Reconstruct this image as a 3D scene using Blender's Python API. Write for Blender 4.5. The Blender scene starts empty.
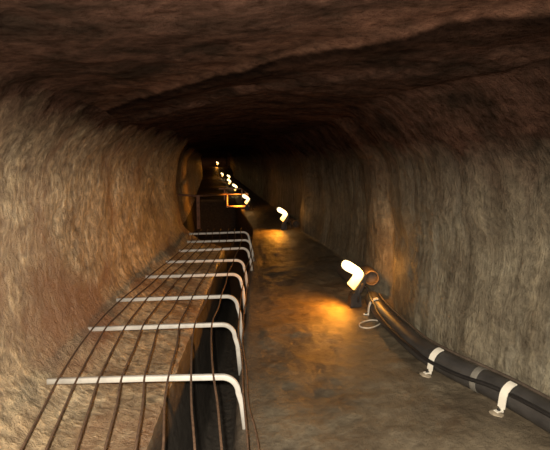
import bpy, bmesh, math, random
import numpy as np
from mathutils import Vector, Matrix, noise

random.seed(7)
C = bpy.context.scene.collection
scene = bpy.context.scene

# ------------------------------------------------------------------ camera
F = 476.0                                   # focal length in pixels of the 550-wide frame
YAW, PITCH = math.radians(7.73), math.radians(8.0)
CAM = Vector((0, 0, 1.5))
fw = Vector((math.sin(YAW)*math.cos(PITCH), math.cos(YAW)*math.cos(PITCH), -math.sin(PITCH)))
rt = Vector((math.cos(YAW), -math.sin(YAW), 0))
up = rt.cross(fw)
cd = bpy.data.cameras.new('camera'); cam = bpy.data.objects.new('camera', cd); C.objects.link(cam)
cd.sensor_width = 36; cd.lens = F/550*36; cd.clip_start = 0.02; cd.clip_end = 200
cam.matrix_world = Matrix(((rt.x, up.x, -fw.x, CAM.x), (rt.y, up.y, -fw.y, CAM.y), (rt.z, up.z, -fw.z, CAM.z), (0, 0, 0, 1)))
scene.camera = cam

def at_z(px, py, z):                        # the point at height z seen at a pixel
    d = fw + rt*((px-275)/F) + up*((225-py)/F)
    return CAM + d*((z-CAM.z)/d.z)
def at_y(px, py, y):                        # the point at distance y down the tunnel
    d = fw + rt*((px-275)/F) + up*((225-py)/F)
    return CAM + d*(y/d.y)

# ------------------------------------------------------------------ helpers
def tag(o, label=None, cat=None, group=None, kind=None):
    for k, v in (('label', label), ('category', cat), ('group', group), ('kind', kind)):
        if v: o[k] = v
    return o
def empty(name, loc, rz=0):
    o = bpy.data.objects.new(name, None); C.objects.link(o); o.empty_display_size = .1
    o.location = loc; o.rotation_euler = (0, 0, rz); return o
def obj(name, bm, mat, parent=None, smooth=True):
    me = bpy.data.meshes.new(name)
    bmesh.ops.recalc_face_normals(bm, faces=bm.faces)
    bm.to_mesh(me); bm.free()
    for p in me.polygons: p.use_smooth = smooth
    me.materials.append(mat)
    o = bpy.data.objects.new(name, me); C.objects.link(o)
    if parent: o.parent = parent
    return o
def catmull(pts, n=8):
    pts = [Vector(p) for p in pts]
    q = [pts[0]*2-pts[1]] + pts + [pts[-1]*2-pts[-2]]
    out = []
    for i in range(1, len(q)-2):
        a, b, c, d = q[i-1:i+3]
        for k in range(n):
            t = k/n
            out.append(.5*((2*b) + (c-a)*t + (2*a-5*b+4*c-d)*t*t + (3*b-a-3*c+d)*t**3))
    out.append(pts[-1]); return out
def sweep(bm, path, prof, cap=True, upv=Vector((0, 0, 1))):
    """a closed 2D profile carried along a path without twisting"""
    path = [Vector(p) for p in path]; rings = []
    side = None
    for i, p in enumerate(path):
        t = (path[min(i+1, len(path)-1)] - path[max(i-1, 0)]).normalized()
        if side is None:
            side = t.cross(upv)
            if side.length < 1e-3: side = t.cross(Vector((0, 1, 0)))
        side = (side - t*side.dot(t)).normalized()
        nrm = side.cross(t)
        rings.append([bm.verts.new(p + side*a + nrm*b) for a, b in prof])
    n = len(prof)
    for r0, r1 in zip(rings, rings[1:]):
        for k in range(n):
            bm.faces.new((r0[k], r0[(k+1) % n], r1[(k+1) % n], r1[k]))
    if cap:
        bm.faces.new(rings[0][::-1]); bm.faces.new(rings[-1])
    return bm
def circ(r, n=12): return [(r*math.cos(2*math.pi*k/n), r*math.sin(2*math.pi*k/n)) for k in range(n)]
def rrect(w, h, r, n=3):
    out = []
    for cx, cy, a0 in ((w/2-r, h/2-r, 0), (-w/2+r, h/2-r, 90), (-w/2+r, -h/2+r, 180), (w/2-r, -h/2+r, 270)):
        for k in range(n+1):
            a = math.radians(a0+90*k/n); out.append((cx+r*math.cos(a), cy+r*math.sin(a)))
    return out
def tube(path, r, n=10, cap=True): return sweep(bmesh.new(), path, circ(r, n), cap)
def box(bm, c, s, bev=0, rot=None):
    m = Matrix.Translation(c)
    if rot is not None: m = m @ rot
    g = bmesh.ops.create_cube(bm, size=1, matrix=m @ Matrix.Diagonal((*s, 1)))
    if bev:
        es = list({e for v in g['verts'] for e in v.link_edges})
        bmesh.ops.bevel(bm, geom=es, offset=bev, segments=2, affect='EDGES', profile=.5)
    return bm

# ------------------------------------------------------------------ materials
def nodes(name):
    m = bpy.data.materials.new(name); m.use_nodes = True
    nt = m.node_tree; b = nt.nodes['Principled BSDF']; return m, nt, b
def N(nt, t, **kw):
    n = nt.nodes.new(t)
    for k, v in kw.items():
        if k in n.inputs: n.inputs[k].default_value = v
        else: setattr(n, k, v)
    return n
def ramp(nt, fac, stops):
    r = nt.nodes.new('ShaderNodeValToRGB'); e = r.color_ramp.elements
    while len(e) < len(stops): e.new(.5)
    for k, (p, c) in enumerate(stops):
        e[k].position = p; e[k].color = (*c, 1)
    nt.links.new(fac, r.inputs[0]); return r.outputs[0]
def mixc(nt, fac, a, b, mode='MIX'):
    n = nt.nodes.new('ShaderNodeMix'); n.data_type = 'RGBA'; n.blend_type = mode
    for s, v in ((n.inputs[0], fac), (n.inputs[6], a), (n.inputs[7], b)):
        if isinstance(v, (int, float)): s.default_value = v
        elif isinstance(v, tuple): s.default_value = (*v, 1)
        else: nt.links.new(v, s)
    return n.outputs[2]
def math_(nt, op, a, b=0.0, clamp=False):
    n = nt.nodes.new('ShaderNodeMath'); n.operation = op; n.use_clamp = clamp
    for s, v in ((n.inputs[0], a), (n.inputs[1], b)):
        if isinstance(v, (int, float)): s.default_value = v
        else: nt.links.new(v, s)
    return n.outputs[0]
def mapped(nt, scale, rot=(0, 0, 0)):
    tc = nt.nodes.new('ShaderNodeTexCoord'); mp = nt.nodes.new('ShaderNodeMapping')
    mp.inputs['Scale'].default_value = scale; mp.inputs['Rotation'].default_value = rot
    nt.links.new(tc.outputs['Object'], mp.inputs[0]); return mp.outputs[0]
def noise_(nt, vec, scale, detail=6, rough=.6, dist=0):
    n = N(nt, 'ShaderNodeTexNoise', Scale=scale, Detail=detail, Roughness=rough, Distortion=dist)
    nt.links.new(vec, n.inputs['Vector']); return n.outputs[0]

SOOT = [(.0, (1, 1, 1)), (1, (0, 0, 0))]
def rock(name, pale, mid, dark, streak=None, rough=.6, spec=.4, bump=.6, soot=None, warm_cast=None):
    """carved limestone: pale and dark blotches, tool streaks, soot on the roof by height"""
    m, nt, b = nodes(name)
    iso = mapped(nt, (1, 1, 1))
    big = noise_(nt, iso, 2.2, 5, .6, .4)
    fine = noise_(nt, iso, 17, 8, .72)
    col = ramp(nt, big, [(.3, dark), (.5, mid), (.72, pale)])
    fr = ramp(nt, fine, [(.33, (.34, .32, .30)), (.48, (.85, .85, .85)), (.66, (1.45, 1.45, 1.40))])
    col = mixc(nt, {'trodden_limestone': .5, 'limestone_right': .65}.get(name, .9), col, fr, 'MULTIPLY')
    hgt = math_(nt, 'MULTIPLY', fine, 1.0)
    if streak:
        sv = mapped(nt, streak[0], streak[1])
        st = noise_(nt, sv, 1, 6, .7, .15)
        sr = ramp(nt, st, [(.34, (.40, .37, .33)), (.5, (.95, .95, .95)), (.66, (1.5, 1.48, 1.42))])
        col = mixc(nt, .75 if name == 'limestone_left' else .6, col, sr, 'MULTIPLY')
        hgt = math_(nt, 'ADD', hgt, math_(nt, 'MULTIPLY', st, .9))
    if name == 'limestone_right':              # pale mineral runs down the wall
        dv = noise_(nt, mapped(nt, (1.2, 3.4, .35)), 1, 5, .6, .3)
        col = mixc(nt, ramp(nt, dv, [(.56, (0, 0, 0)), (.72, (.7, .7, .7))]), col, (.46, .43, .34))
        col = mixc(nt, ramp(nt, dv, [(.26, (.7, .7, .7)), (.42, (0, 0, 0))]), col, (.12, .09, .06))
    if name == 'trodden_limestone':            # rock turns dark grey below the trench rim
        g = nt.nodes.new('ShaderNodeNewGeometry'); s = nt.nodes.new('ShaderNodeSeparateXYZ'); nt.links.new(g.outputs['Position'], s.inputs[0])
        below_rim = mixc(nt, .8, (.075, .066, .057), fr, 'MULTIPLY')
        col = mixc(nt, math_(nt, 'DIVIDE', math_(nt, 'SUBTRACT', -.05, s.outputs[2]), .06, True), col, below_rim)
    if warm_cast and name != 'trodden_limestone':  # reddish patches painted for the lamps' orange cast and the flash fall-off
        sn = noise_(nt, iso, warm_cast[1], 4, .6, .8)
        col = mixc(nt, ramp(nt, sn, [(.5, (0, 0, 0)), (.66, (1, 1, 1))]), col, warm_cast[0])
    if soot:
        z0, z1, red, black = soot
        g = nt.nodes.new('ShaderNodeNewGeometry'); s = nt.nodes.new('ShaderNodeSeparateXYZ')
        nt.links.new(g.outputs['Position'], s.inputs[0])
        z = math_(nt, 'ADD', s.outputs[2], math_(nt, 'MULTIPLY', math_(nt, 'SUBTRACT', big, .5), .5))
        f = math_(nt, 'DIVIDE', math_(nt, 'SUBTRACT', z, z0), z1-z0, True)
        patch = noise_(nt, iso, 3.3, 6, .65, .5)
        sootc = ramp(nt, patch, [(.36, black), (.62, red)])
        sootc = mixc(nt, .8, sootc, fr, 'MULTIPLY')
        col = mixc(nt, f, col, sootc)
        matt = math_(nt, 'ADD', math_(nt, 'MULTIPLY', f, .9-rough), rough)
        dull = math_(nt, 'MULTIPLY', math_(nt, 'SUBTRACT', 1.0, f), spec)
    if name == 'sooty_limestone':              # shade behind the diagonal roof ledge painted in, with a lighter band before it
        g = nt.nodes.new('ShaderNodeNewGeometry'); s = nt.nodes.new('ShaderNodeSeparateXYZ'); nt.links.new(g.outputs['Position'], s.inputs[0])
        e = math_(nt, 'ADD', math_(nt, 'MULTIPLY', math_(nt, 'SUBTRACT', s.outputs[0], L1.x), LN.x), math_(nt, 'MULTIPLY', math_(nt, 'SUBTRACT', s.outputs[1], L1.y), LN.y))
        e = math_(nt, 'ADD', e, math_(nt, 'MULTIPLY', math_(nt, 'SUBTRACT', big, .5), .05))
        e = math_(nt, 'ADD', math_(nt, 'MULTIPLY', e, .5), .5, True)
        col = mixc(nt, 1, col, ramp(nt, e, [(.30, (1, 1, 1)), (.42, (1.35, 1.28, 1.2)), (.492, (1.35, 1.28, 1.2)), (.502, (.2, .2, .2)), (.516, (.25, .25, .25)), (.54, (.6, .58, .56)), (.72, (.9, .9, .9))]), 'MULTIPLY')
    nt.links.new(col, b.inputs['Base Color'])
    b.inputs['Roughness'].default_value = rough; b.inputs['Specular IOR Level'].default_value = spec
    if soot:                                   # soot is matt, bare stone has a damp sheen
        nt.links.new(matt, b.inputs['Roughness']); nt.links.new(dull, b.inputs['Specular IOR Level'])
    bp = N(nt, 'ShaderNodeBump', Strength=bump, Distance=.045)
    nt.links.new(hgt, bp.inputs['Height']); nt.links.new(bp.outputs[0], b.inputs['Normal'])
    return m

RED, BLK = (.054, .0285, .020), (.018, .0115, .0085)
M = {}
M['left'] = rock('limestone_left', (.74, .61, .42), (.54, .415, .265), (.30, .21, .13), ((14, 22, 10), (math.radians(-26), 0, 0)), .36, .65, 1.0, (1.22, 1.80, RED, BLK), ((.30, .165, .09), .8))
M['right'] = rock('limestone_right', (.30, .27, .20), (.205, .175, .125), (.115, .092, .064), ((3, 9, 1.1), (math.radians(4), 0, 0)), .6, .3, .9, (.85, 1.65, RED, BLK))
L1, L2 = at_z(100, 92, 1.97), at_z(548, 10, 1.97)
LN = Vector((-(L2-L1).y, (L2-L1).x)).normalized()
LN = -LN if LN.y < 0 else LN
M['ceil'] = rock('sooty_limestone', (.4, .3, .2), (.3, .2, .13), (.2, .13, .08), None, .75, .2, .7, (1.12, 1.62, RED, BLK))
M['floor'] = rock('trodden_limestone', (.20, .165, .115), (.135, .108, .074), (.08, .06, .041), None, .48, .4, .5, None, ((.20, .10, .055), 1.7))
def flat(name, col, rough=.5, metal=0, var=.25, sc=30, spec=.5, bump=.1):
    m, nt, b = nodes(name); v = mapped(nt, (1, 1, 1)); n = noise_(nt, v, sc, 5)
    lo = tuple(c*(1-var) for c in col); hi = tuple(min(1, c*(1+var)) for c in col)
    nt.links.new(ramp(nt, n, [(.35, lo), (.65, hi)]), b.inputs['Base Color'])
    b.inputs['Roughness'].default_value = rough; b.inputs['Metallic'].default_value = metal
    b.inputs['Specular IOR Level'].default_value = spec
    bp = N(nt, 'ShaderNodeBump', Strength=bump, Distance=.004); nt.links.new(n, bp.inputs['Height']); nt.links.new(bp.outputs[0], b.inputs['Normal'])
    return m
M['white_paint'] = flat('white_painted_steel', (.60, .585, .55), .45, var=.12, sc=14)
M['rust'] = flat('rusty_steel', (.14, .085, .055), .65, .2, .4, 40)
M['pipe'] = flat('dark_grey_plastic', (.045, .042, .040), .42, var=.25, sc=8)
M['pipe_ring'] = flat('worn_grey_plastic', (.16, .15, .13), .6, var=.3, sc=20)
M['black'] = flat('black_rubber', (.016, .015, .015), .4, var=.2)
M['brown'] = flat('dusty_brown_cable', (.075, .055, .04), .7, var=.3)
M['strap'] = flat('white_plastic', (.88, .84, .74), .45, var=.06, sc=10)
M['mortar'] = flat('pale_mortar', (.30, .25, .18), .85, var=.35, sc=25, bump=.6)
M['bolt'] = flat('dark_bolt', (.03, .028, .026), .4, .5)
M['wire'] = flat('off_white_wire', (.62, .55, .45), .5)
M['housing'] = flat('dark_lamp_metal', (.05, .045, .042), .5, .3)
M['wood'] = flat('reddish_wood', (.22, .11, .07), .7, var=.3, sc=12)
M['rail'] = flat('rail_paint', (.75, .52, .38), .5, var=.2)
gm, nt, b = nodes('glowing_lamp_glass')
b.inputs['Base Color'].default_value = (.9, .7, .4, 1); b.inputs['Emission Color'].default_value = (1, .64, .22, 1); b.inputs['Emission Strength'].default_value = 3.6
tc = nt.nodes.new('ShaderNodeTexCoord'); sx = nt.nodes.new('ShaderNodeSeparateXYZ'); nt.links.new(tc.outputs['Object'], sx.inputs[0])
nt.links.new(ramp(nt, sx.outputs[2], [(.18, (1, .42, .06)), (.30, (1, .60, .18)), (.40, (1, .72, .34))]), b.inputs['Emission Color'])
M['glow'] = gm

# ------------------------------------------------------------------ the tunnel
def lerp(y, pts):
    return np.interp(y, [p[0] for p in pts], [p[1] for p in pts])
XL = [(-3, -1.43), (0, -1.37), (2.5, -1.15), (8.1, -.54), (8.5, -.55), (9.1, -.85), (14, -.72), (70, -.70)]
XT = [(-3, -1.53), (2.5, -.94), (10.6, -.1), (70, -.08)]
PIT = [(-3, 0), (8.2, 0), (8.9, 1), (70, 1)]       # past the guard the trench opens into a wide pit
DEP = [(-3, -.95), (8, -.95), (9, -1.3), (17.3, -1.3), (17.6, -.02), (70, -.02)]
XR = [(-3, 2.6), (1.4, 2.12), (1.8, 2.02), (2.24, 1.92), (2.55, 1.835), (2.83, 1.73), (3.19, 1.65), (3.84, 1.645), (4.2, 1.69), (4.45, 1.86), (4.75, 1.90), (4.92, 1.79), (5.3, 1.80), (5.8, 1.97), (8.6, 1.9), (9.5, 1.80), (9.9, 1.98), (13, 1.9), (70, 1.85)]
HC = [(-3, 2.04), (4, 1.98), (8, 2.0), (12, 1.95), (20, 2.0), (70, 2.1)]
ys = list(np.arange(-2.4, 1.4, .12)) + list(np.arange(1.4, 6.2, .032))
st = .034
while ys[-1] < 46.5: ys.append(ys[-1]+st); st *= 1.035
ys = np.array(ys)
L, T, R, H = lerp(ys, XL), lerp(ys, XT), lerp(ys, XR), lerp(ys, HC)
def smooth(a, k):
    for _ in range(k):
        a = np.concatenate(([a[0]], (a[:-2]+2*a[1:-1]+a[2:])/4, [a[-1]]))
    return a
L, R = smooth(L, 6), smooth(R, 10)
o1 = np.ones_like(ys)
W = R - L
w_ = lerp(ys, PIT); dep = lerp(ys, DEP)
TL = (T+.58)*(1-w_) + (L+.12)*w_
ctrl = [(R-.02, .03*o1), (T+1.04-.02*w_, -.075*o1), (T+.99, dep), (TL+.12, dep), (TL, -.05*o1), (np.minimum(L+.34, TL-.06*o1-.1*(1-w_)), .05*o1),
        (L+.05, .30*o1), (L-.05, .95*o1), (L+.0, 1.5*o1), (L+.28, H-.12), (L+W*.5, H), (R-.5, H-.03), (R-.06, 1.5*o1), (R+.02, .75*o1)]
cnt = [70, 20, 6, 20, 20, 14, 26, 22, 24, 52, 52, 26, 30, 28]
cols, seg_start = [], []
for k in range(len(ctrl)):
    a, bb = ctrl[k], ctrl[(k+1) % len(ctrl)]
    seg_start.append(len(cols))
    for j in range(cnt[k]):
        t = j/cnt[k]; cols.append((a[0]*(1-t)+bb[0]*t, a[1]*(1-t)+bb[1]*t))
X = np.array([c[0] for c in cols]); Z = np.array([c[1] for c in cols])
def relax(A, k, sl):
    for _ in range(k):
        B = (np.roll(A, 1, 0) + 2*A + np.roll(A, -1, 0))/4
        A = np.where(sl[:, None], B, A)
    return A
NCOL = len(cols); idx = np.arange(NCOL)
trench = (idx >= seg_start[1]-8) & (idx < seg_start[4]+6)
allsl = np.ones(len(cols), bool)
X, Z = relax(X, 3, allsl), relax(Z, 3, allsl)
corner = (idx < 12) | (idx > NCOL-9)
X, Z = relax(X, 28, ~trench & ~corner), relax(Z, 28, ~trench & ~corner)
NC, NR = len(cols), len(ys)
# normals of the section, pointing outwards of the void
dX, dZ = np.roll(X, -1, 0)-np.roll(X, 1, 0), np.roll(Z, -1, 0)-np.roll(Z, 1, 0)
ln = np.sqrt(dX**2+dZ**2)+1e-9
NX, NZ = dZ/ln, -dX/ln
s0 = seg_start
def region(j):
    if j < s0[4]: return 'floor'
    if j < s0[9]: return 'left'
    if j < s0[11]: return 'ceil'
    return 'right'
def mix_w(j):                                # weights of floor and wall roughness
    r = region(j)
    return r
reg = [region(j) for j in range(NC)]
nf, nn = noise.fractal, noise.noise
wl = smooth(np.array([1.0 if r == 'left' else 0 for r in reg]), 10)
wr = smooth(np.array([1.0 if r == 'right' else 0 for r in reg]), 10)
wc = smooth(np.array([1.0 if r == 'ceil' else 0 for r in reg]), 10)
wf = np.clip(1-wl-wr-wc, 0, 1)
wtr = smooth(np.array([1.0 if t else 0.0 for t in trench]), 2)
D = np.zeros((NC, NR))
for i in range(NR):
    y = ys[i]
    for j in range(NC):
        x, z = X[j, i], Z[j, i]
        big = nf(Vector((x*.9, y*.9, z*.9)), 1, 2, 3)
        med = nf(Vector((x*4, y*4, z*4+7)), .8, 2.1, 3)
        d = 0
        if wl[j] > .01:
            cz = y + .25*z
            d += wl[j]*(.045*big + .018*med + .009*nf(Vector((cz*12, z*8, x*7)), .6, 2, 3))
        if wr[j] > .01:
            cz = y - .08*z
            d += wr[j]*(.04*big + .016*med + .007*nf(Vector((cz*9, z*2.4, x*2+3)), .6, 2, 3))
        if wc[j] > .01:
            e = LN.dot(Vector((x-L1.x, y-L1.y)))      # a diagonal ledge in the roof
            e2 = e - .45 - .08*x
            d += wc[j]*(.02*big + .012*med + .05/(1+math.exp(-min(9, max(-9, e+.02*med))*45)) + .04/(1+math.exp(-min(9, max(-9, e2+.1*med))*35)) - .05*min(1, max(0, e)))
        if wf[j] > .01:
            d += wf[j]*(1-.6*wtr[j])*(.03*big + .014*med + .008*nf(Vector((x*7, y*10, 3)), .7, 2, 3))
        D[j, i] = d
lowf = np.array([wf[j] for j in range(NC)])
PX, PZ = X + NX*D, Z + NZ*D
# the tunnel climbs a little and bends at its far end
rise = np.clip((ys-36)/7, 0, 1); rise = rise*rise*(3-2*rise)*.75
bend = np.clip((ys-38)/24, 0, 1)**2*-2.5
PZ = PZ + rise[None, :]; PX = PX + bend[None, :]
def floor_z(x, y):                            # height of the built floor under a point
    i = int(np.argmin(abs(ys-y))); best, bz = 9, 0
    for j in range(0, s0[5]):
        if abs(PX[j, i]-x) < best and PZ[j, i] > -.3: best, bz = abs(PX[j, i]-x), PZ[j, i]
    return float(bz)
def strip(name, j0, j1, mat):
    js = [j % NC for j in range(j0, j1+1)]
    V = np.empty((NR, len(js), 3)); V[:, :, 0] = PX[js].T; V[:, :, 1] = ys[:, None]; V[:, :, 2] = PZ[js].T
    n = len(js); faces = []
    for i in range(NR-1):
        for k in range(n-1):
            a = i*n+k; faces.append((a, a+1, a+n+1, a+n))
    me = bpy.data.meshes.new(name); me.from_pydata(V.reshape(-1, 3).tolist(), [], faces); me.update()
    me.flip_normals() if me.polygons[len(faces)//2].normal.dot(Vector((0, 0, 1))) < 0 and name == 'floor' else None
    for p in me.polygons: p.use_smooth = True
    me.materials.append(mat)
    o = bpy.data.objects.new(name, me); C.objects.link(o); o['kind'] = 'structure'; return o
strip('floor', 0, s0[4], M['floor'])
strip('wall_left', s0[4], s0[9], M['left'])
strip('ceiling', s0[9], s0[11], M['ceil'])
strip('wall_right', s0[11], NC, M['right'])
bm = bmesh.new()
bm.faces.new([bm.verts.new((PX[j, -1], ys[-1], PZ[j, -1])) for j in range(NC)])
eo = obj('wall_back', bm, M['ceil'], smooth=False); eo['kind'] = 'structure'

# ------------------------------------------------------------------ the trench guard: white bent bars and rusty rods
ZB = .25
bars = [((50, 381), (236, 376)), ((90, 329), (233, 324)), ((118, 300), (236, 296)), ((147, 277), (240, 274)),
        ((167, 262), (243, 260)), ((180, 251), (248, 248)), ((188, 242), (250, 240)), ((190, 234), (248, 232))]
guard = empty('trench_guard', (-.4, 2.7, 0))
tag(guard, 'low guard of white bent bars and rusty rods over the trench by the left wall', 'safety grating')
Mi = Matrix.Translation((.4, -2.7, 0))
ends = []
for k, (l, r) in enumerate(bars):
    a, c = at_z(*l, ZB), at_z(*r, ZB)
    xo = c.x + .012; rad = .10
    path = [a + Vector((-.012, 0, 0)), a.lerp(c, .5)]
    cx, cy = xo-rad, c.y
    for q in range(0, 9):
        t = math.radians(90*q/8)
        path.append(Vector((cx+rad*math.sin(t), cy, ZB-rad+rad*math.cos(t))))
    zf = floor_z(xo+.045, c.y)
    path += [Vector((xo+.02, cy, .08)), Vector((xo+.04, cy-.01, zf-.03))]
    ends.append((a, c, xo))
    bm = sweep(bmesh.new(), [Mi @ p for p in path], rrect(.031, .033, .008))
    obj('cross_bar', bm, M['white_paint'], guard)
frac = [.05, .15, .265, .385, .505, .635, .755, .875]
low = [20, 45, 75, 104, 135, 163, 195, 222]
RR = .0058
ztop = ZB + .0165 + RR
for q in range(8):
    p0 = at_z(low[q], 452, ztop)
    f1 = ends[0][0].lerp(ends[0][1], frac[q]); f1.z = ztop
    pre = p0 + (p0-f1)*.8; pre.z = ztop-.01
    ctl = [pre, p0, p0.lerp(f1, .55)+Vector((random.uniform(-.012, .012), 0, random.uniform(-.01, .004))), f1]
    for k in range(1, 8):
        a, c, xo = ends[k]
        fq = frac[q] + random.uniform(-.012, .012) - (.02 if k == 1 else 0)
        p = a.lerp(c, max(.015, fq)); p.z = ztop
        ctl.append(ctl[-1].lerp(p, .5) + Vector((random.uniform(-.014, .014), 0, random.uniform(-.008, .002))))
        ctl.append(p)
    ctl.append(ctl[-1] + Vector((.03, .3, 0)))
    obj('rod', tube([Mi @ p for p in catmull(ctl, 5)], RR, 8), M['rust'], guard)
for dx, z, lo in ((.026, .165, (248, 452)), (.046, .085, (259, 452))):
    p0 = at_z(*lo, z)
    ctl = [p0 + Vector((-.03, -.45, 0)), p0]
    for k in range(8):
        a, c, xo = ends[k]
        p = Vector((xo+dx+.012*(1 if z < .1 else 0), c.y, z+random.uniform(-.012, .012)))
        ctl.append(ctl[-1].lerp(p, .5)+Vector((random.uniform(-.008, .012), 0, 0))); ctl.append(p)
    obj('rod', tube([Mi @ p for p in catmull(ctl, 5)], RR*.9, 8), M['rust'], guard)

# ------------------------------------------------------------------ the pipe along the right wall, its clips and the cables
PR = .078
pc = [(1.99, 1.4), (1.90, 1.8), (1.80, 2.24), (1.72, 2.55), (1.61, 2.83), (1.535, 3.19), (1.53, 3.6), (1.54, 3.95), (1.57, 4.25), (1.61, 4.5)]
def pz(x, y): return floor_z(x, y) + PR - .006
pcp = catmull([Vector((x, y, pz(x, y))) for x, y in pc], 8)
pcp = [Vector((p.x, p.y, z)) for p, z in zip(pcp, smooth(np.array([p.z for p in pcp]), 12))]
def along(y):
    for a, c in zip(pcp, pcp[1:]):
        if a.y <= y <= c.y:
            t = (y-a.y)/(c.y-a.y); return a.lerp(c, t), (c-a).normalized()
pipe = obj('pipe', tube(pcp, PR, 24), M['pipe'])
tag(pipe, 'thick dark grey pipe lying along the foot of the right wall under white clips', 'pipe')
ringp, ringt = along(2.66)
obj('coupling', tube([ringp-ringt*.02, ringp-ringt*.019, ringp+ringt*.019, ringp+ringt*.02], PR+.004, 24), M['pipe_ring'], pipe)

def clip(y, label, up_ang, mortar=True):          # strap, foot, bolt and the dab of mortar it was set in
    c, t = along(y)
    t = Vector((t.x, t.y, 0)).normalized(); out = Vector((-t.y, t.x, 0))          # towards the passage
    if out.x > 0: out = -out
    root = empty('pipe_clip', (c.x, c.y, floor_z(c.x, c.y)))
    tag(root, label, 'pipe clip', 'white clips over the pipe')
    base = root.location.copy()
    zf = floor_z((c+out*.11).x, (c+out*.11).y)
    r = PR+.008; pth = []
    for k in range(9):
        a = math.radians(up_ang + (172-up_ang)*k/8)              # over the top of the pipe and down its front
        pth.append(c + out*(-math.cos(a)*r) + Vector((0, 0, math.sin(a)*r)))
    pth.append(c + out*(r+.006) + Vector((0, 0, -.05)))
    n = len(pth); bm = bmesh.new(); hw = .025; th = .006
    rings = []
    for i, p in enumerate(pth):
        tt = (pth[min(i+1, n-1)]-pth[max(i-1, 0)]).normalized(); nn_ = tt.cross(t).normalized()
        if nn_.dot(p-c) < 0: nn_ = -nn_
        rings.append([bm.verts.new(p - base + t*s*hw + nn_*o) for s, o in ((-1, 0), (1, 0), (1, th), (-1, th))])
    for r0, r1 in zip(rings, rings[1:]):
        for k in range(4): bm.faces.new((r0[k], r0[(k+1) % 4], r1[(k+1) % 4], r1[k]))
    bm.faces.new(rings[0][::-1]); bm.faces.new(rings[-1])
    obj('strap', bm, M['strap'], root, smooth=False)
    fc = c + out*(r+.028) - base; fc.z = zf - base.z + .012
    bm = bmesh.new()                                                               # narrow neck and foot with a bolt
    rot = Matrix.Rotation(math.atan2(t.y, t.x), 4, 'Z')
    box(bm, fc, (.032, .05, .01), .003, rot)
    box(bm, c + out*(r+.006) - base + Vector((0, 0, -.058)), (.026, .008, .04), .002, rot)
    foot = obj('foot', bm, M['strap'], root, smooth=False)
    bm = bmesh.new(); bmesh.ops.create_cone(bm, cap_ends=True, segments=6, radius1=.011, radius2=.009, depth=.012, matrix=Matrix.Translation(fc+Vector((0, 0, .009))))
    obj('bolt', bm, M['bolt'], foot, smooth=False)
    if mortar:
        bm = bmesh.new(); bmesh.ops.create_uvsphere(bm, u_segments=16, v_segments=8, radius=1, matrix=Matrix.Translation(fc+out*.015-Vector((0, 0, .012))) @ rot @ Matrix.Diagonal((.045, .035, .014, 1)))
        for v in bm.verts: v.co += Vector((noise.noise(v.co*40), noise.noise(v.co*40+Vector((5, 0, 0))), 0))*.012
        obj('mortar_pad', bm, M['mortar'], root)
clip(2.43, 'large white clip bolted over the pipe nearest the camera, black cable tucked behind it', 96)
clip(2.97, 'second white clip over the pipe, crossed in front by the black cable', 92)
clip(4.22, 'farthest small white clip over the pipe, just before the nearest lamp', 92, False)

# black cable: in front of the pipe, over the second clip and behind the near one
cab = []
for y, a, dr in ((1.5, 140, .014), (2.0, 140, .014), (2.3, 146, .013), (2.43, 150, -.004), (2.56, 156, .014), (2.75, 170, .014), (2.97, 172, .024), (3.15, 166, .015), (3.5, 165, .014), (3.9, 155, .014), (4.05, 140, .014), (4.22, 130, .026), (4.44, 120, .016)):
    c, t = along(y); out = Vector((-t.y, t.x, 0)).normalized()
    if out.x > 0: out = -out
    a = math.radians(a); r = PR + dr
    cab.append(c + out*(-math.cos(a)*r) + Vector((0, 0, math.sin(a)*r)))
cable = obj('power_cable', tube(catmull(cab, 6), .0135, 10), M['black'])
tag(cable, 'long black cable draped along the passage side of the thick pipe', 'cable')
cab = []
for y in (1.5, 2.0, 2.4, 2.6, 2.9, 3.2, 3.5, 3.9, 4.2, 4.45):
    c, t = along(y); out = Vector((-t.y, t.x, 0)).normalized()
    if out.x > 0: out = -out
    a = math.radians(52 + 6*math.sin(y*5)); r = PR + .012
    cab.append(c + out*(-math.cos(a)*r) + Vector((0, 0, math.sin(a)*r)))
cable2 = obj('dusty_cable', tube(catmull(cab, 6), .011, 10), M['brown'])
tag(cable2, 'dusty brown cable lying on the pipe top against the right wall', 'cable')

def open_pipe(pts, label):
    """a length of pipe with an open, thick-walled near end"""
    path = catmull(pts, 6); bm = bmesh.new()
    sweep(bm, path, circ(PR, 22), cap=False)
    sweep(bm, [path[0], path[1], path[2]], circ(PR-.010, 22), cap=False)
    bm.verts.ensure_lookup_table()
    n0 = 22*len(path)
    for k in range(22):
        bm.faces.new((bm.verts[k], bm.verts[(k+1) % 22], bm.verts[n0+(k+1) % 22], bm.verts[n0+k]))
    bm.faces.new([bm.verts[n0+44+k] for k in range(22)])
    o = obj('drain_pipe', bm, M['brown']); return tag(o, label, 'pipe')
e1 = at_y(372, 278.5, 4.62)
fz = lambda x, y: floor_z(x, y) + PR
open_pipe([e1, e1+Vector((.03, .3, -.01)), Vector((1.65, 5.3, fz(1.65, 5.3))), Vector((1.66, 5.8, fz(1.66, 5.8)))],
          'brown pipe with a round open end tilted up just behind the nearest floodlight')
e2 = at_y(296, 224, 10.0)
open_pipe([e2, e2+Vector((.0, .3, -.02)), Vector((e2.x, 10.9, fz(e2.x, 10.9))), Vector((e2.x, 11.4, fz(e2.x, 11.4)))],
          'small distant brown pipe end beside the second floodlight')
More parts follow.
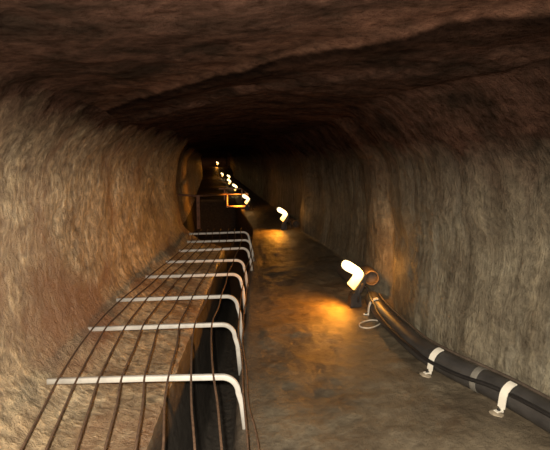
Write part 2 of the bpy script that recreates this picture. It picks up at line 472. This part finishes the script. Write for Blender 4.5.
# pale wire loop by the nearest lamp
zc = floor_z(1.42, 4.0)+.012
lp = [at_z(x, y, zc+(.03 if y < 317 else 0)) for x, y in ((372, 309), (375, 316), (382, 320.5), (378, 325), (369, 328), (361, 327), (359.5, 324), (364, 321.5), (372, 320), (380, 321), (384, 322))]
lw = obj('wire_loop', tube(catmull(lp, 6), .0065, 8), M['wire'])
tag(lw, 'loop of thin off-white wire lying on the floor below the nearest lamp', 'wire')

# ------------------------------------------------------------------ floodlights
def slab(bm, prof, y0, y1):
    v0 = [bm.verts.new((x, y0, z)) for x, z in prof]; v1 = [bm.verts.new((x, y1, z)) for x, z in prof]
    n = len(prof)
    bm.faces.new(v0[::-1]); bm.faces.new(v1)
    for k in range(n): bm.faces.new((v0[k], v0[(k+1) % n], v1[(k+1) % n], v1[k]))
    return bm
def make_lamp():
    root = empty('floodlight', (0, 0, 0))
    bm = bmesh.new()                                   # bent glowing glass: a bar on top and a pane down the front
    slab(bm, [(-.153, .500), (-.152, .455), (-.120, .422), (-.040, .392), (.002, .358), (-.036, .318), (-.088, .262),
              (-.020, .194), (.031, .271), (.083, .349), (.086, .392), (.042, .449), (-.056, .515), (-.12, .536)], -.04, .04)
    bmesh.ops.bevel(bm, geom=bm.edges[:], offset=.008, segments=2, affect='EDGES')
    obj('glass', bm, M['glow'], root)
    bm = bmesh.new()                                   # case behind the glass
    slab(bm, [(-.016, .188), (.036, .266), (.089, .346), (.091, .388), (.122, .365), (.112, .28), (.065, .17), (.01, .14)], -.055, .055)
    bmesh.ops.bevel(bm, geom=bm.edges[:], offset=.006, segments=2, affect='EDGES')
    obj('housing', bm, M['housing'], root, smooth=False)
    bm = bmesh.new()
    slab(bm, [(-.065, 0), (-.06, .12), (-.03, .17), (.04, .17), (.062, .12), (.07, 0)], -.06, .06)
    bmesh.ops.bevel(bm, geom=bm.edges[:], offset=.008, segments=2, affect='EDGES')
    obj('base', bm, M['housing'], root, smooth=False)
    for s in (-1, 1):
        bm = bmesh.new()
        sweep(bm, [(.02, s*.066, .06), (.03, s*.066, .17), (.07, s*.062, .28)], rrect(.008, .026, .003))
        obj('bracket', bm, M['housing'], root)
    obj('cable', tube(catmull([(.09, .03, .22), (.15, .02, .2), (.17, 0, .1), (.2, -.02, .03), (.26, -.1, .015)], 6), .009, 8), M['black'], root)
    return root
lamp0 = make_lamp()
kids = list(lamp0.children)
lamps = [  # glass corner pixel, distance, label, turn
    (357, 272, 4.58, 'large bright floodlight on the floor by the open pipe end, nearest of the row'),
    (284.5, 215, 9.9, 'second floodlight of the row, standing on the orange-lit floor past the nearest'),
    (247.5, 194.5, 14.3, 'third floodlight, glowing just right of the low railing'),
    (236, 187, 20.3, 'fourth floodlight, small glow above the railing frame'),
    (230, 181.2, 25.7, 'fifth floodlight, lower of two close glows above the railing'),
    (229.3, 176.5, 31, 'sixth floodlight, upper of two close glows above the railing'),
    (222.8, 173, 36.3, 'seventh floodlight, small glow between the close pair and the topmost glow'),
    (218, 164.5, 43, 'tiny topmost floodlight at the far end of the row'),
]
for i, (px, py, y, lab) in enumerate(lamps):
    p = at_y(px, py, y)
    gz = floor_z(p.x, y)
    base = Vector((p.x-.018, y, p.z-.32))
    print('lamp', i, [round(v, 2) for v in base], 'floor', round(gz, 2))
    base.z = gz - .004 if abs(base.z-gz) < .25 or i > 4 else base.z
    if i == 0: o = lamp0
    else:
        o = lamp0.copy(); C.objects.link(o)
        for ch in kids:
            c = ch.copy(); C.objects.link(c); c.parent = o
    o.location = base; o.scale = (.9, .9, .9)
    tag(o, lab, 'lamp', 'floodlights along the right side of the tunnel')
    ld = bpy.data.lights.new('lamp_light', 'SPOT'); ld.energy = (68, 62, 62, 14, 10, 10, 10, 10)[i]; ld.color = (1, .34, .025); ld.shadow_soft_size = .04
    ld.spot_size = math.radians(155); ld.spot_blend = .8
    lo = bpy.data.objects.new('lamp_light', ld); C.objects.link(lo); lo.parent = o; lo.location = (-.11, -.02, .31)
    if i == 7: ld.type = 'POINT'
    lo.rotation_euler = Vector(((-1, -.05, -.6), (-1, -.3, -.5), (-1, .4, -.4))[min(i, 2)]).to_track_quat('-Z', 'Y').to_euler()

    if i < 3:                                  # the upper arm of the glass also glows upwards
        l2 = bpy.data.lights.new('lamp_glow', 'POINT'); l2.energy = (7, 1.5, 1.5)[i]; l2.color = (1, .38, .05); l2.shadow_soft_size = .03
        o2 = bpy.data.objects.new('lamp_glow', l2); C.objects.link(o2); o2.parent = o; o2.location = (.13, -.05, .47)
# ------------------------------------------------------------------ low railing round the pit
ra = empty('railing', at_z(227, 207, 0))
tag(ra, 'low orange-lit railing around the dark pit far down the passage', 'railing')
off = ra.location.copy()
def bar(name, pts, r, mat, parent=ra, n=8): return obj(name, tube([Vector(p)-off for p in pts], r, n), mat, parent)
A = at_y(227, 194, 14.6); B = at_y(247.5, 194, 14.6)
zb = max(floor_z(B.x, 14.6), -.02)
A2 = Vector((A.x, 17.2, A.z)); B2 = Vector((B.x, 17.2, B.z))
bar('top_rail', [A-Vector((.03, 0, 0)), B+Vector((.03, 0, 0))], .024, M['rail'])
bar('bottom_rail', [(A.x-.02, 14.6, zb+.05), (B.x+.05, 14.6, zb+.05)], .032, M['rail'])
bar('top_rail', [A2-Vector((.2, 0, 0)), B2], .026, M['rail'])
bar('side_rail', [A, A2], .02, M['rail']); bar('side_rail', [B, B2], .02, M['rail'])
for q in (A, B, A2, B2): bar('post', [(q.x, q.y, q.z+.01), (q.x, q.y, zb+.02)], .026, M['rail'])
w0 = at_y(198, 196, 12.0)
bm = box(bmesh.new(), Vector((w0.x, 12, (w0.z+floor_z(w0.x, 12))/2))-off, (.09, .09, w0.z-floor_z(w0.x, 12)+.06), .008)
obj('corner_post', bm, M['wood'], ra, smooth=False)
bar('long_rail', [w0+Vector((-.5, .05, .03)), w0+Vector((0, 0, .0)), A], .026, M['wood'])

# ------------------------------------------------------------------ light
fl = bpy.data.lights.new('camera_flash', 'SPOT'); fl.energy = 640; fl.color = (1, .885, .715); fl.shadow_soft_size = .02
fl.spot_size = math.radians(135); fl.spot_blend = .9
fo = bpy.data.objects.new('camera_flash', fl); C.objects.link(fo); fo.location = CAM + up*.05 - rt*.05
fo.rotation_euler = cam.matrix_world.to_euler(); fo.rotation_euler.x -= math.radians(7); fo.rotation_euler.z += math.radians(5)
bl = bpy.data.lights.new('lamp_light_behind', 'POINT'); bl.energy = 10; bl.color = (1, .5, .2); bl.shadow_soft_size = .06     # the next lamp of the row, behind the photographer
bo = bpy.data.objects.new('lamp_light_behind', bl); C.objects.link(bo); bo.location = (1.5, -.9, .4)
w = bpy.data.worlds.new('dark'); scene.world = w; w.use_nodes = True
w.node_tree.nodes['Background'].inputs[0].default_value = (.01, .006, .004, 1); w.node_tree.nodes['Background'].inputs[1].default_value = 1

scene.cycles.use_denoising = True; scene.cycles.denoising_prefilter = 'ACCURATE'; scene.cycles.sample_clamp_indirect = 3
vs = scene.view_settings; vs.view_transform = 'Standard'; vs.look = 'None'; vs.gamma = 1; vs.exposure = 0; vs.use_curve_mapping = False
